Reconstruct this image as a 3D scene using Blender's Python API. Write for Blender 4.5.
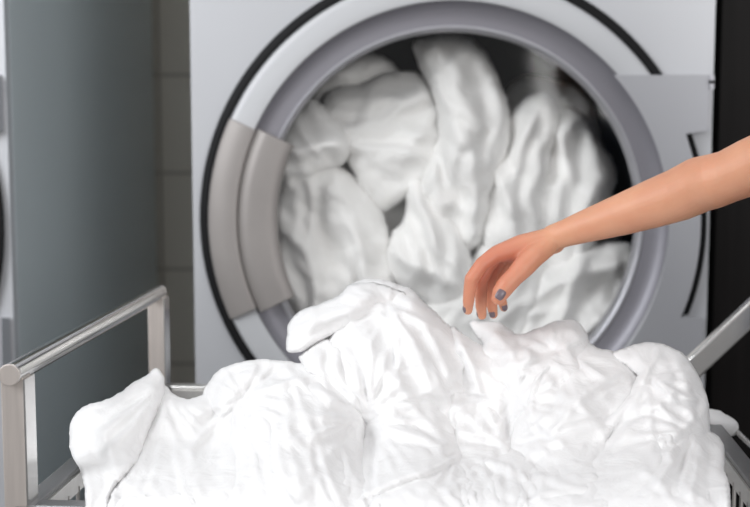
import bpy, bmesh, math, random
import numpy as np
from mathutils import Vector, Matrix, noise
from mathutils.geometry import delaunay_2d_cdt

C = bpy.context
sc = C.scene
for o in list(bpy.data.objects):
    bpy.data.objects.remove(o)
random.seed(7)

# ------------------------------------------------------------------ camera
F = 1235.0                       # focal length in pixels of the 750 px frame
TH = math.radians(6.2)           # camera looks down a little
CZ = 1.21
cam = bpy.data.cameras.new('camera')
cam_o = bpy.data.objects.new('camera', cam)
sc.collection.objects.link(cam_o)
sc.camera = cam_o
cam_o.location = (0, 0, CZ)
cam_o.rotation_euler = (math.pi/2 - TH, 0, 0)
cam.sensor_width = 36
cam.lens = 36*F/750
cam.clip_start = 0.05
cam.dof.use_dof = True
cam.dof.focus_distance = 1.40
cam.dof.aperture_fstop = 4.6

# ------------------------------------------------------------------ world, lights, exposure
world = bpy.data.worlds.new('world')
sc.world = world
world.use_nodes = True
wn = world.node_tree
bg = wn.nodes['Background']
tc = wn.nodes.new('ShaderNodeTexCoord')
sep = wn.nodes.new('ShaderNodeSeparateXYZ')
mr = wn.nodes.new('ShaderNodeMapRange')
mr.inputs['From Min'].default_value = -0.5
mr.inputs['From Max'].default_value = 0.7
wr = wn.nodes.new('ShaderNodeValToRGB')
wr.color_ramp.elements[0].color = (0.42, 0.41, 0.40, 1)
wr.color_ramp.elements[1].color = (0.70, 0.71, 0.73, 1)
wn.links.new(tc.outputs['Generated'], sep.inputs[0])
wn.links.new(sep.outputs['Z'], mr.inputs['Value'])
wn.links.new(mr.outputs[0], wr.inputs[0])
wn.links.new(wr.outputs[0], bg.inputs['Color'])
bg.inputs['Strength'].default_value = 1.0

def area_light(name, loc, target, size, energy, color=(1, 1, 1)):
    l = bpy.data.lights.new(name, 'AREA')
    l.shape = 'RECTANGLE'
    l.size, l.size_y = size
    l.energy = energy
    l.color = color
    o = bpy.data.objects.new(name, l)
    sc.collection.objects.link(o)
    o.location = loc
    o.rotation_euler = (Vector(target) - Vector(loc)).to_track_quat('-Z', 'Y').to_euler()
    return o
area_light('window_light', (-1.75, 0.45, 2.0), (-0.35, 2.2, 1.2), (1.0, 1.2), 37, (0.96, 0.98, 1.0))
area_light('ceiling_light', (-0.2, 1.2, 2.65), (0.0, 1.6, 0.8), (1.2, 0.8), 5, (1.0, 0.98, 0.96))
area_light('front_fill', (1.75, -1.6, 1.7), (-0.5, 2.4, 1.0), (1.3, 1.3), 48, (1.0, 0.985, 0.97))  # unseen fill, added to light the drum and the left machine's side

vs = sc.view_settings
vs.view_transform = 'Standard'
vs.look = 'None'
vs.gamma = 1
vs.use_curve_mapping = False
vs.exposure = -0.06

# ------------------------------------------------------------------ helpers
def P(px, py, Y):
    """the point of the vertical plane at distance Y that is seen at photo pixel (px, py)"""
    u = (253.5 - py)/F
    v = (px - 375)/F
    d = Vector((v, math.cos(TH) + u*math.sin(TH), -math.sin(TH) + u*math.cos(TH)))
    return Vector((0, 0, CZ)) + d*(Y/d.y)

def S(Y):
    return Y/F                   # metres per pixel at distance Y

def nodes(m):
    m.use_nodes = True
    nt = m.node_tree
    return nt, nt.nodes['Principled BSDF']

def material(name, col, rough=0.5, metal=0.0, noise_scale=0, noise_amt=0.0, bump=0.0, bump_scale=200, stretch=None, spec=0.5, coat=0.0, aniso=None):
    m = bpy.data.materials.new(name)
    nt, b = nodes(m)
    b.inputs['Base Color'].default_value = (*col, 1)
    b.inputs['Roughness'].default_value = rough
    b.inputs['Metallic'].default_value = metal
    b.inputs['Specular IOR Level'].default_value = spec
    b.inputs['Coat Weight'].default_value = coat
    t = nt.nodes.new('ShaderNodeTexCoord')
    mp = nt.nodes.new('ShaderNodeMapping')
    if stretch: mp.inputs['Scale'].default_value = stretch
    nt.links.new(t.outputs['Object'], mp.inputs[0])
    if noise_amt:
        n = nt.nodes.new('ShaderNodeTexNoise')
        n.inputs['Scale'].default_value = noise_scale
        n.inputs['Detail'].default_value = 4
        nt.links.new(mp.outputs[0], n.inputs['Vector'])
        r = nt.nodes.new('ShaderNodeValToRGB')
        r.color_ramp.elements[0].position = 0.3
        r.color_ramp.elements[1].position = 0.7
        r.color_ramp.elements[0].color = (*[c*(1-noise_amt) for c in col], 1)
        r.color_ramp.elements[1].color = (*[min(1, c*(1+noise_amt)) for c in col], 1)
        nt.links.new(n.outputs['Fac'], r.inputs[0])
        nt.links.new(r.outputs[0], b.inputs['Base Color'])
    if bump:
        n2 = nt.nodes.new('ShaderNodeTexNoise')
        n2.inputs['Scale'].default_value = bump_scale
        n2.inputs['Detail'].default_value = 3
        nt.links.new(mp.outputs[0], n2.inputs['Vector'])
        bp = nt.nodes.new('ShaderNodeBump')
        bp.inputs['Strength'].default_value = bump
        bp.inputs['Distance'].default_value = 0.002
        nt.links.new(n2.outputs['Fac'], bp.inputs['Height'])
        nt.links.new(bp.outputs[0], b.inputs['Normal'])
    return m

M = {}
M['paint'] = material('silver_paint', (0.50, 0.51, 0.535), 0.45, 0.3, 3, 0.02, 0.05, 900)
M['door_paint'] = material('door_silver', (0.52, 0.53, 0.55), 0.5, 0.15, 3, 0.02, 0.04, 900)
M['bezel'] = material('bezel_metal', (0.26, 0.255, 0.285), 0.45, 0.5, 4, 0.03)
M['lip'] = material('lip_metal', (0.42, 0.42, 0.45), 0.42, 0.5, 4, 0.03)
M['hinge'] = material('hinge_paint', (0.38, 0.385, 0.41), 0.45, 0.35, 3, 0.02, 0.05, 900)
M['rubber'] = material('black_rubber', (0.004, 0.004, 0.005), 0.6, 0, 30, 0.1, spec=0.25)
M['handle'] = material('handle_metal', (0.30, 0.28, 0.27), 0.5, 0.4, 9, 0.05, 0.05, 600)
M['side'] = material('side_panel_metal', (0.68, 0.735, 0.76), 0.30, 0.42, 2, 0.03)
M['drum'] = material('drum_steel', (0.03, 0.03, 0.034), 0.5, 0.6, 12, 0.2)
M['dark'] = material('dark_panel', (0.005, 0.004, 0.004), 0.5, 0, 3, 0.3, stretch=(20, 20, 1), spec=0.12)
M['steel'] = material('polished_steel', (0.72, 0.71, 0.70), 0.16, 1.0, 6, 0.03, 0.05, 40, stretch=(1, 1, 1))
M['brushed'] = material('brushed_steel', (0.60, 0.545, 0.51), 0.42, 0.75, 10, 0.06, 0.25, 90, stretch=(20, 20, 1))  # warm tint put into the colour for the warm surroundings it reflects
M['satin'] = material('satin_steel', (0.74, 0.73, 0.71), 0.34, 0.85, 10, 0.05, 0.1, 90, stretch=(6, 6, 6))
M['flange'] = material('dark_reflection_steel', (0.26, 0.26, 0.265), 0.38, 0.7, 10, 0.05)  # rim steel, its colour darkened to imitate a dark reflection
M['wire'] = material('wire_steel', (0.62, 0.60, 0.58), 0.3, 0.8, 10, 0.05)
M['caster'] = material('grey_rubber', (0.08, 0.08, 0.085), 0.6, 0, 20, 0.1)
M['skin'] = None
M['nail'] = material('plum_nail_polish', (0.16, 0.125, 0.145), 0.32, 0.0, 300, 0.12)
M['shirt'] = material('blue_cotton', (0.10, 0.17, 0.30), 0.85, 0, 30, 0.08, 0.3, 500)
M['trousers'] = material('dark_denim', (0.03, 0.035, 0.05), 0.85, 0, 30, 0.1, 0.3, 500)
M['hair'] = material('brown_hair', (0.05, 0.03, 0.018), 0.45, 0, 80, 0.3, 0.5, 120, stretch=(1, 1, .1))
M['shoe'] = material('white_canvas', (0.7, 0.7, 0.68), 0.7, 0, 40, 0.04)

def cloth_material(name, col, sss):
    m = bpy.data.materials.new(name)
    nt, b = nodes(m)
    b.inputs['Roughness'].default_value = 0.9
    b.inputs['Specular IOR Level'].default_value = 0.15
    b.inputs['Sheen Weight'].default_value = 0.15
    b.inputs['Base Color'].default_value = (*col, 1)
    b.inputs['Subsurface Weight'].default_value = sss
    b.inputs['Subsurface Radius'].default_value = (1, 0.97, 0.94)
    b.inputs['Subsurface Scale'].default_value = 0.02
    t = nt.nodes.new('ShaderNodeTexCoord')
    n1 = nt.nodes.new('ShaderNodeTexNoise')
    n1.inputs['Scale'].default_value = 26
    n1.inputs['Detail'].default_value = 5
    n1.inputs['Distortion'].default_value = 0.8
    n2 = nt.nodes.new('ShaderNodeTexNoise')
    n2.inputs['Scale'].default_value = 700
    nt.links.new(t.outputs['Object'], n1.inputs['Vector'])
    nt.links.new(t.outputs['Object'], n2.inputs['Vector'])
    b1 = nt.nodes.new('ShaderNodeBump')
    b1.inputs['Strength'].default_value = 0.6
    b1.inputs['Distance'].default_value = 0.006
    b2 = nt.nodes.new('ShaderNodeBump')
    b2.inputs['Strength'].default_value = 0.15
    b2.inputs['Distance'].default_value = 0.0006
    nt.links.new(n1.outputs['Fac'], b1.inputs['Height'])
    nt.links.new(n2.outputs['Fac'], b2.inputs['Height'])
    nt.links.new(b1.outputs[0], b2.inputs['Normal'])
    nt.links.new(b2.outputs[0], b.inputs['Normal'])
    return m
M['linen'] = cloth_material('white_cotton', (0.785, 0.78, 0.78), 0.0)
M['towel'] = cloth_material('white_terry', (0.93, 0.925, 0.915), 0.0)

def skin_material():
    m = bpy.data.materials.new('skin')
    nt, b = nodes(m)
    b.inputs['Roughness'].default_value = 0.48
    b.inputs['Subsurface Weight'].default_value = 0.25
    b.inputs['Subsurface Radius'].default_value = (1.0, 0.35, 0.2)
    b.inputs['Subsurface Scale'].default_value = 0.008
    t = nt.nodes.new('ShaderNodeTexCoord')
    n = nt.nodes.new('ShaderNodeTexNoise')
    n.inputs['Scale'].default_value = 22
    n.inputs['Detail'].default_value = 4
    r = nt.nodes.new('ShaderNodeValToRGB')
    r.color_ramp.elements[0].position = 0.3
    r.color_ramp.elements[1].position = 0.7
    r.color_ramp.elements[0].color = (0.60, 0.275, 0.165, 1)
    r.color_ramp.elements[1].color = (0.67, 0.335, 0.205, 1)
    at = nt.nodes.new('ShaderNodeAttribute')      # skin of the hand is ruddier than that of the arm
    at.attribute_name = 'ruddy'
    mx = nt.nodes.new('ShaderNodeMix')
    mx.data_type = 'RGBA'
    mx.inputs[7].default_value = (0.56, 0.185, 0.112, 1)
    n2 = nt.nodes.new('ShaderNodeTexVoronoi')
    n2.inputs['Scale'].default_value = 900
    bp = nt.nodes.new('ShaderNodeBump')
    bp.inputs['Strength'].default_value = 0.15
    bp.inputs['Distance'].default_value = 0.0004
    nt.links.new(t.outputs['Object'], n.inputs['Vector'])
    nt.links.new(t.outputs['Object'], n2.inputs['Vector'])
    nt.links.new(n.outputs['Fac'], r.inputs[0])
    nt.links.new(r.outputs[0], mx.inputs[6])
    nt.links.new(at.outputs['Fac'], mx.inputs[0])
    nt.links.new(mx.outputs[2], b.inputs['Base Color'])
    nt.links.new(n2.outputs['Distance'], bp.inputs['Height'])
    nt.links.new(bp.outputs[0], b.inputs['Normal'])
    return m
M['skin'] = skin_material()

def glass_material():
    m = bpy.data.materials.new('door_glass')
    m.use_nodes = True
    nt = m.node_tree
    nt.nodes.clear()
    out = nt.nodes.new('ShaderNodeOutputMaterial')
    tr = nt.nodes.new('ShaderNodeBsdfTransparent')
    tr.inputs[0].default_value = (0.99, 0.99, 0.985, 1)
    gl = nt.nodes.new('ShaderNodeBsdfGlossy')
    gl.inputs['Roughness'].default_value = 0.08
    fr = nt.nodes.new('ShaderNodeFresnel')
    fr.inputs[0].default_value = 1.4
    mx = nt.nodes.new('ShaderNodeMixShader')
    nt.links.new(fr.outputs[0], mx.inputs[0])
    nt.links.new(tr.outputs[0], mx.inputs[1])
    nt.links.new(gl.outputs[0], mx.inputs[2])
    nt.links.new(mx.outputs[0], out.inputs[0])
    return m
M['glass'] = glass_material()

def tile_material(name, c1, c2, mortar, w, h, squash=0, rough=0.35, axis='XZ'):
    m = bpy.data.materials.new(name)
    nt, b = nodes(m)
    b.inputs['Roughness'].default_value = rough
    t = nt.nodes.new('ShaderNodeTexCoord')
    mp = nt.nodes.new('ShaderNodeMapping')
    sp = nt.nodes.new('ShaderNodeSeparateXYZ')
    cb = nt.nodes.new('ShaderNodeCombineXYZ')
    nt.links.new(t.outputs['Object'], sp.inputs[0])
    nt.links.new(sp.outputs[axis[0]], cb.inputs[0])
    nt.links.new(sp.outputs[axis[1]], cb.inputs[1])
    nt.links.new(cb.outputs[0], mp.inputs[0])
    br = nt.nodes.new('ShaderNodeTexBrick')
    br.offset = 0.0
    br.inputs['Scale'].default_value = 1
    br.inputs['Brick Width'].default_value = w
    br.inputs['Row Height'].default_value = h
    br.inputs['Mortar Size'].default_value = 0.005
    br.inputs['Color1'].default_value = (*c1, 1)
    br.inputs['Color2'].default_value = (*c2, 1)
    br.inputs['Mortar'].default_value = (*mortar, 1)
    nt.links.new(mp.outputs[0], br.inputs['Vector'])
    nt.links.new(br.outputs[0], b.inputs['Base Color'])
    bp = nt.nodes.new('ShaderNodeBump')
    bp.inputs['Strength'].default_value = 0.4
    bp.inputs['Distance'].default_value = 0.003
    bp.invert = True
    nt.links.new(br.outputs['Fac'], bp.inputs['Height'])
    nt.links.new(bp.outputs[0], b.inputs['Normal'])
    return m, mp
M['tile'], tmap = tile_material('wall_tile', (0.68, 0.63, 0.55), (0.66, 0.61, 0.53), (0.40, 0.36, 0.31), 0.60, 0.294)
M['floor'], _ = tile_material('floor_tile', (0.20, 0.195, 0.19), (0.19, 0.185, 0.18), (0.10, 0.10, 0.10), 0.45, 0.45, axis='XY')

M['ceil'] = material('ceiling_plaster', (0.6, 0.6, 0.59), 0.9, 0, 40, 0.02, 0.1, 200)

def obj(name, bm, mat, parent=None, smooth=True, bevel=0.0, wn_=False):
    me = bpy.data.meshes.new(name)
    if isinstance(bm, bmesh.types.BMesh):
        bmesh.ops.recalc_face_normals(bm, faces=bm.faces)
        bm.to_mesh(me)
        bm.free()
    else:
        me = bm
    o = bpy.data.objects.new(name, me)
    sc.collection.objects.link(o)
    me.materials.append(mat)
    if bevel:
        b = o.modifiers.new('bevel', 'BEVEL')
        b.width = bevel
        b.segments = 3
        b.limit_method = 'ANGLE'
        b.angle_limit = math.radians(40)
    if smooth:
        for p in me.polygons:
            p.use_smooth = True
        try:
            me.set_sharp_from_angle(angle=math.radians(42))
        except Exception:
            pass
    if parent:
        o.parent = parent
        o.matrix_parent_inverse = Matrix()
        if parent.location.length > 0 and parent.type == 'EMPTY':
            o.location = -parent.location
    return o

def tag(o, label=None, cat=None, group=None, kind=None):
    if label: o['label'] = label
    if cat: o['category'] = cat
    if group: o['group'] = group
    if kind: o['kind'] = kind
    return o

def empty(name, loc=(0, 0, 0)):
    o = bpy.data.objects.new(name, None)
    sc.collection.objects.link(o)
    o.location = loc
    o.empty_display_size = 0.05
    return o

def add_box(bm, lo, hi, rot=None, org=None):
    lo, hi = Vector(lo), Vector(hi)
    v = []
    for x in (lo.x, hi.x):
        for y in (lo.y, hi.y):
            for z in (lo.z, hi.z):
                p = Vector((x, y, z))
                if rot is not None:
                    p = rot @ p
                if org is not None:
                    p = p + org
                v.append(bm.verts.new(p))
    for f in ((0, 1, 3, 2), (4, 6, 7, 5), (0, 4, 5, 1), (2, 3, 7, 6), (0, 2, 6, 4), (1, 5, 7, 3)):
        bm.faces.new([v[i] for i in f])

def add_tube(bm, pts, r, seg=12, cap=True, square=None):
    pts = [Vector(p) for p in pts]
    rings = []
    n = len(pts)
    up0 = None
    for i, p in enumerate(pts):
        d = (pts[min(i+1, n-1)] - pts[max(i-1, 0)]).normalized()
        if up0 is None:
            up0 = Vector((0, 0, 1)) if abs(d.z) < 0.9 else Vector((0, 1, 0))
        a = d.cross(up0).normalized()
        b = a.cross(d).normalized()
        up0 = b
        rr = r[i] if isinstance(r, (list, tuple)) else r
        ring = []
        if square:
            w, h = square
            for sx, sy in ((-1, -1), (1, -1), (1, 1), (-1, 1)):
                ring.append(bm.verts.new(p + a*sx*w/2 + b*sy*h/2))
        else:
            for k in range(seg):
                t = 2*math.pi*k/seg
                ring.append(bm.verts.new(p + (a*math.cos(t) + b*math.sin(t))*rr))
        rings.append(ring)
    s = len(rings[0])
    for i in range(n-1):
        for k in range(s):
            bm.faces.new((rings[i][k], rings[i][(k+1) % s], rings[i+1][(k+1) % s], rings[i+1][k]))
    if cap:
        bm.faces.new(rings[0])
        bm.faces.new(rings[-1][::-1])

def add_lathe(bm, prof, c, seg=128, a0=0.0, a1=2*math.pi, closed_profile=False):
    """revolve (radius, y) pairs about the horizontal Y axis through c"""
    full = abs(a1-a0-2*math.pi) < 1e-6
    n = seg if full else seg+1
    rows = []
    for i in range(n):
        t = a0 + (a1-a0)*i/seg
        row = []
        for r, y in prof:
            row.append(bm.verts.new((c.x + r*math.cos(t), c.y + y, c.z + r*math.sin(t))))
        rows.append(row)
    m = len(prof)
    rng = range(seg)
    for i in rng:
        A, B = rows[i], rows[(i+1) % n]
        for k in range(m if closed_profile else m-1):
            k2 = (k+1) % m
            bm.faces.new((A[k], A[k2], B[k2], B[k]))
    if not full and closed_profile:
        bm.faces.new(rows[0])
        bm.faces.new(rows[-1][::-1])
    return rows

def copy_tree(o, parent=None, off=Vector((0, 0, 0))):
    c = o.copy()
    sc.collection.objects.link(c)
    if parent is not None:
        c.parent = parent
    for ch in [x for x in sc.objects if x.parent == o]:
        copy_tree(ch, c)
    return c

# ------------------------------------------------------------------ setting
def slab(name, lo, hi, mat):
    bm = bmesh.new()
    add_box(bm, lo, hi)
    o = obj(name, bm, mat, smooth=False)
    o['kind'] = 'structure'
    return o
slab('floor', (-4, -4, -0.1), (4, 4.0, 0), M['floor'])
slab('wall_back', (-4, 3.75, 0), (4, 3.9, 2.9), M['tile'])
# tile joints at the photo's heights
tmap.inputs['Location'].default_value = (0.05, -(P(175, 75, 3.75).z % 0.294), 0)
slab('ceiling_blocker', (-4, 1.95, 2.75), (4, 4.0, 2.9), M['ceil'])  # unseen rear slab, added to keep sky light out of the machine gap
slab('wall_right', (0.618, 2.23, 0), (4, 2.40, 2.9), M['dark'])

# ------------------------------------------------------------------ washing machine
YM = 2.2
DC = P(452, 220, YM)
s = (P(453, 220, YM) - P(452, 220, YM)).x
xl, xr = P(193, 220, YM).x, P(709.5, 220, YM).x
zb, zt = 0.06, 2.15
def px(a, b, y):              # pixel-sized offsets from the door centre
    q = P(a, b, YM+(y if abs(y) < 1 else y-YM))
    return Vector((q.x, y, q.z))
root = empty('washing_machine', (DC.x, YM+0.5, 0))
tag(root, 'large silver front loading washing machine filled with white laundry', 'washing machine')
bm = bmesh.new()
# front plate with a round hole
ang = [2*math.pi*i/128 for i in range(128)]
for (x, z) in ((xl, zb), (xr, zb), (xl, zt), (xr, zt)):
    ang.append(math.atan2(z-DC.z, x-DC.x) % (2*math.pi))
ang = sorted(set(ang))
def on_rect(t):
    c, d = math.cos(t), math.sin(t)
    k = 1e9
    if c > 1e-9: k = min(k, (xr-DC.x)/c)
    if c < -1e-9: k = min(k, (xl-DC.x)/c)
    if d > 1e-9: k = min(k, (zt-DC.z)/d)
    if d < -1e-9: k = min(k, (zb-DC.z)/d)
    return (DC.x+c*k, DC.z+d*k)
RH = 0.385
i1 = [bm.verts.new((DC.x+RH*math.cos(t), YM, DC.z+RH*math.sin(t))) for t in ang]
i2 = [bm.verts.new((DC.x+RH*math.cos(t), YM+0.03, DC.z+RH*math.sin(t))) for t in ang]
o1 = [bm.verts.new((on_rect(t)[0], YM, on_rect(t)[1])) for t in ang]
o2 = [bm.verts.new((on_rect(t)[0], YM+0.03, on_rect(t)[1])) for t in ang]
n = len(ang)
for i in range(n):
    j = (i+1) % n
    bm.faces.new((i1[i], o1[i], o1[j], i1[j]))
    bm.faces.new((i2[i], i2[j], o2[j], o2[i]))
    bm.faces.new((i1[i], i1[j], i2[j], i2[i]))
    bm.faces.new((o1[i], o2[i], o2[j], o1[j]))
obj('front_panel', bm, M['paint'], root, bevel=0.004)
for nm, X0, X1 in (('side_panel', xl, xl+0.02), ('side_panel', xr-0.02, xr)):
    bm = bmesh.new()
    add_box(bm, (X0, YM+0.031, zb), (X1, 3.66, zt))
    obj(nm, bm, M['side'], root, bevel=0.002)
bm = bmesh.new(); add_box(bm, (xl+0.021, YM+0.031, zt-0.02), (xr-0.021, 3.66, zt)); obj('top_panel', bm, M['paint'], root, bevel=0.002)
bm = bmesh.new(); add_box(bm, (xl+0.021, 3.64, zb), (xr-0.021, 3.66, zt-0.021)); obj('back_panel', bm, M['side'], root)
bm = bmesh.new(); add_box(bm, (xl+0.03, YM+0.04, 0), (xr-0.03, 3.6, zb)); obj('plinth', bm, M['rubber'], root)
# drum
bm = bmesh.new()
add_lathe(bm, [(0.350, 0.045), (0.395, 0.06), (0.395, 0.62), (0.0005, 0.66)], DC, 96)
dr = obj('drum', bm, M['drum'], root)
# door: pressed ring, stepped bezel, glass, handle, hinge plate
door = None
bm = bmesh.new()
ro = 241.5*s
add_lathe(bm, [(ro-0.001, -0.001), (ro, -0.012), (ro-0.0025, -0.019), (ro-0.006, -0.0215), (ro-0.012, -0.0225), (ro-0.03, -0.0228), (218*s, -0.0228),
               (215.5*s, -0.0215), (214*s, -0.017), (214*s, -0.004)], DC, 160)
door = obj('door', bm, M['door_paint'], root)
bm = bmesh.new()
add_lathe(bm, [(214.5*s, -0.020), (212*s, -0.013), (207*s, -0.007), (200*s, -0.003), (192*s, -0.002)], DC, 160)
obj('bezel', bm, M['bezel'], door)
bm = bmesh.new()
add_lathe(bm, [(192*s, -0.002), (191*s, -0.0045), (189.5*s, -0.0045), (188*s, -0.001), (187*s, 0.006), (186.5*s, 0.035), (192*s, 0.045)], DC, 160)
obj('window_rim', bm, M['lip'], door)
bm = bmesh.new()
add_lathe(bm, [(188*s, 0.010), (150*s, 0.003), (100*s, -0.001), (50*s, -0.003), (0.0005, -0.004)], DC, 96)
obj('window_glass', bm, M['glass'], door)
bm = bmesh.new()
add_lathe(bm, [(251.5*s, -0.001), (251.5*s, -0.008), (249*s, -0.013), (245*s, -0.014), (241.8*s, -0.013), (241.8*s, -0.001)], DC, 160)
obj('door_seal', bm, M['rubber'], root)
# handle: sector plate with a step along its middle
A0, A1 = math.pi-math.radians(24.8), math.pi+math.radians(24.0)
bm = bmesh.new()
add_lathe(bm, [(242*s, -0.015), (242*s, -0.026), (239*s, -0.031), (216*s, -0.035), (214*s, -0.034), (212.5*s, -0.031), (212*s, -0.02)], DC, 48, A0, A1, True)
h = obj('door_handle', bm, M['handle'], door, bevel=0.0015)
bm = bmesh.new()
add_lathe(bm, [(212*s, -0.012), (212*s, -0.0295), (209.5*s, -0.033), (207*s, -0.0375), (200*s, -0.039), (184*s, -0.038), (178*s, -0.036), (174.0*s, -0.031), (173*s, -0.015), (175*s, -0.010)], DC, 48, A0-0.01, A1+0.025, True)
obj('handle_grip', bm, M['handle'], door, bevel=0.002)
# hinge plate at the right
def arc(r, d0, d1, k=16):
    return [(452+r*math.cos(math.radians(d0+(d1-d0)*i/k)), 220-r*math.sin(math.radians(d0+(d1-d0)*i/k))) for i in range(k+1)]
out = [(614, 75)] + [(710, 75), (709, 131), (686, 134)]
out += arc(249, 20, -21.5)[1:]
out += [(681, 317), (704, 318), (702, 372), (606, 372)]
a_in = arc(217, -44, 42, 24)
out = out + a_in
def plate(pts, y0, y1):
    bm = bmesh.new()
    A = [bm.verts.new(px(a, b, y0)) for a, b in pts]
    B = [bm.verts.new(px(a, b, y1)) for a, b in pts]
    bm.faces.new(A); bm.faces.new(B[::-1])
    for i in range(len(pts)):
        j = (i+1) % len(pts)
        bm.faces.new((A[i], B[i], B[j], A[j]))
    return bm
obj('hinge_plate', plate(out, YM-0.030, YM-0.002), M['hinge'], root, bevel=0.002)
bm = bmesh.new()
def rad_box(x0, x1, y0, y1, a, b):
    p0, p1 = px(x0, y1, 0), px(x1, y0, 0)
    add_box(bm, (p0.x, YM+a, p0.z), (p1.x, YM+b, p1.z))
gap = arc(251, 18.5, -21.5)
tube_pts = [px(686, 136, YM-0.012)] + [px(a, b, YM-0.012) for a, b in arc(251.5, 19, -21.5)] + [px(680, 313, YM-0.012)]
add_tube(bm, tube_pts, 0.0062, 8)
obj('hinge_gasket', bm, M['rubber'], root)
bm = bmesh.new()
rad_box(704.5, 709.5, 76, 90, -0.034, -0.028)
clip = obj('hinge_clip', bm, M['lip'], root, bevel=0.001)
bm = bmesh.new()
rad_box(704, 710, 81, 84, -0.036, -0.034)
obj('clip_slot', bm, M['rubber'], clip)

other = copy_tree(root)
other.location.x -= (P(713, 220, YM).x - P(14, 220, YM).x)
tag(other, 'second silver machine at the left edge, only its hinge side showing', 'washing machine')

# ------------------------------------------------------------------ cloth modelling
def catmull(pts, step, closed=True):
    pts = [Vector(p).to_2d() for p in pts]
    n = len(pts)
    out = []
    for i in range(n if closed else n-1):
        if closed:
            p0, p1, p2, p3 = pts[(i-1) % n], pts[i], pts[(i+1) % n], pts[(i+2) % n]
        else:
            p0, p1, p2, p3 = pts[max(i-1, 0)], pts[i], pts[i+1], pts[min(i+2, n-1)]
        L = (p2-p1).length
        m = max(1, int(round(L/step)))
        for k in range(m):
            t = k/m
            out.append(0.5*((2*p1) + (p2-p0)*t + (2*p0-5*p1+4*p2-p3)*t*t + (3*p1-p0-3*p2+p3)*t**3))
    if not closed:
        out.append(pts[-1])
    return out

def inside(poly, X, Y):
    res = np.zeros(X.shape, bool)
    n = len(poly)
    for i in range(n):
        x1, y1 = poly[i]
        x2, y2 = poly[(i+1) % n]
        if y1 == y2: continue
        c = ((y1 > Y) != (y2 > Y)) & (X < (x2-x1)*(Y-y1)/(y2-y1)+x1)
        res ^= c
    return res

def dist_poly(X, Y, poly, closed=False):
    """distance to a polyline and signed side"""
    best = np.full(X.shape, 1e9)
    side = np.zeros(X.shape)
    tt = np.zeros(X.shape)
    n = len(poly)
    for i in range(n if closed else n-1):
        x1, y1 = poly[i]
        x2, y2 = poly[(i+1) % n]
        dx, dy = x2-x1, y2-y1
        l2 = dx*dx+dy*dy+1e-9
        t = np.clip(((X-x1)*dx+(Y-y1)*dy)/l2, 0, 1)
        d = np.hypot(X-(x1+t*dx), Y-(y1+t*dy))
        m = d < best
        best[m] = d[m]
        side[m] = np.sign((X-x1)*dy-(Y-y1)*dx)[m]
        tt[m] = ((i+t)/(n-1))[m]
    return best, side, tt

def nz(x, y, z):
    return noise.noise(Vector((x, y, z)))

def crumple(x, y, ang, scale, stretch, seed, sharp=True):
    """folds running along ang (degrees in the image), warped; -1..1"""
    a = math.radians(ang)
    out = np.zeros(len(x))
    ca, sa = math.cos(a), math.sin(a)
    for i in range(len(x)):
        u = (x[i]*ca + y[i]*sa)/(scale*stretch)
        v = (-x[i]*sa + y[i]*ca)/scale
        w = nz(u*1.1, v*.5, seed+3.1)*1.1
        w2 = nz(u*.9+5, v*.4, seed+8.3)*0.9
        q = nz(u+w2*.5, v+w, seed)
        if sharp:
            q = 1-2.4*abs(q)
        out[i] = q
    return out

PILE = [(285, 440, 75, 90, .050), (388, 350, 60, 60, .020), (410, 475, 48, 45, .022), (565, 425, 42, 70, .042), (655, 420, 48, 75, .045),
        (130, 430, 45, 60, .02), (366, 470, 14, 60, -.022), (480, 400, 26, 60, -.030), (212, 440, 14, 60, -.02), (660, 470, 45, 40, .02)]
def pile(x, y):
    """how far the heap's surface lies from the camera plane, over the photo's frame"""
    g = 1.60 - (y-285)*0.00125
    for cx, cy, sx, sy, a in PILE:
        g = g - a*np.exp(-((x-cx)/sx)**2-((y-cy)/sy)**2)
    return g

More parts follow.
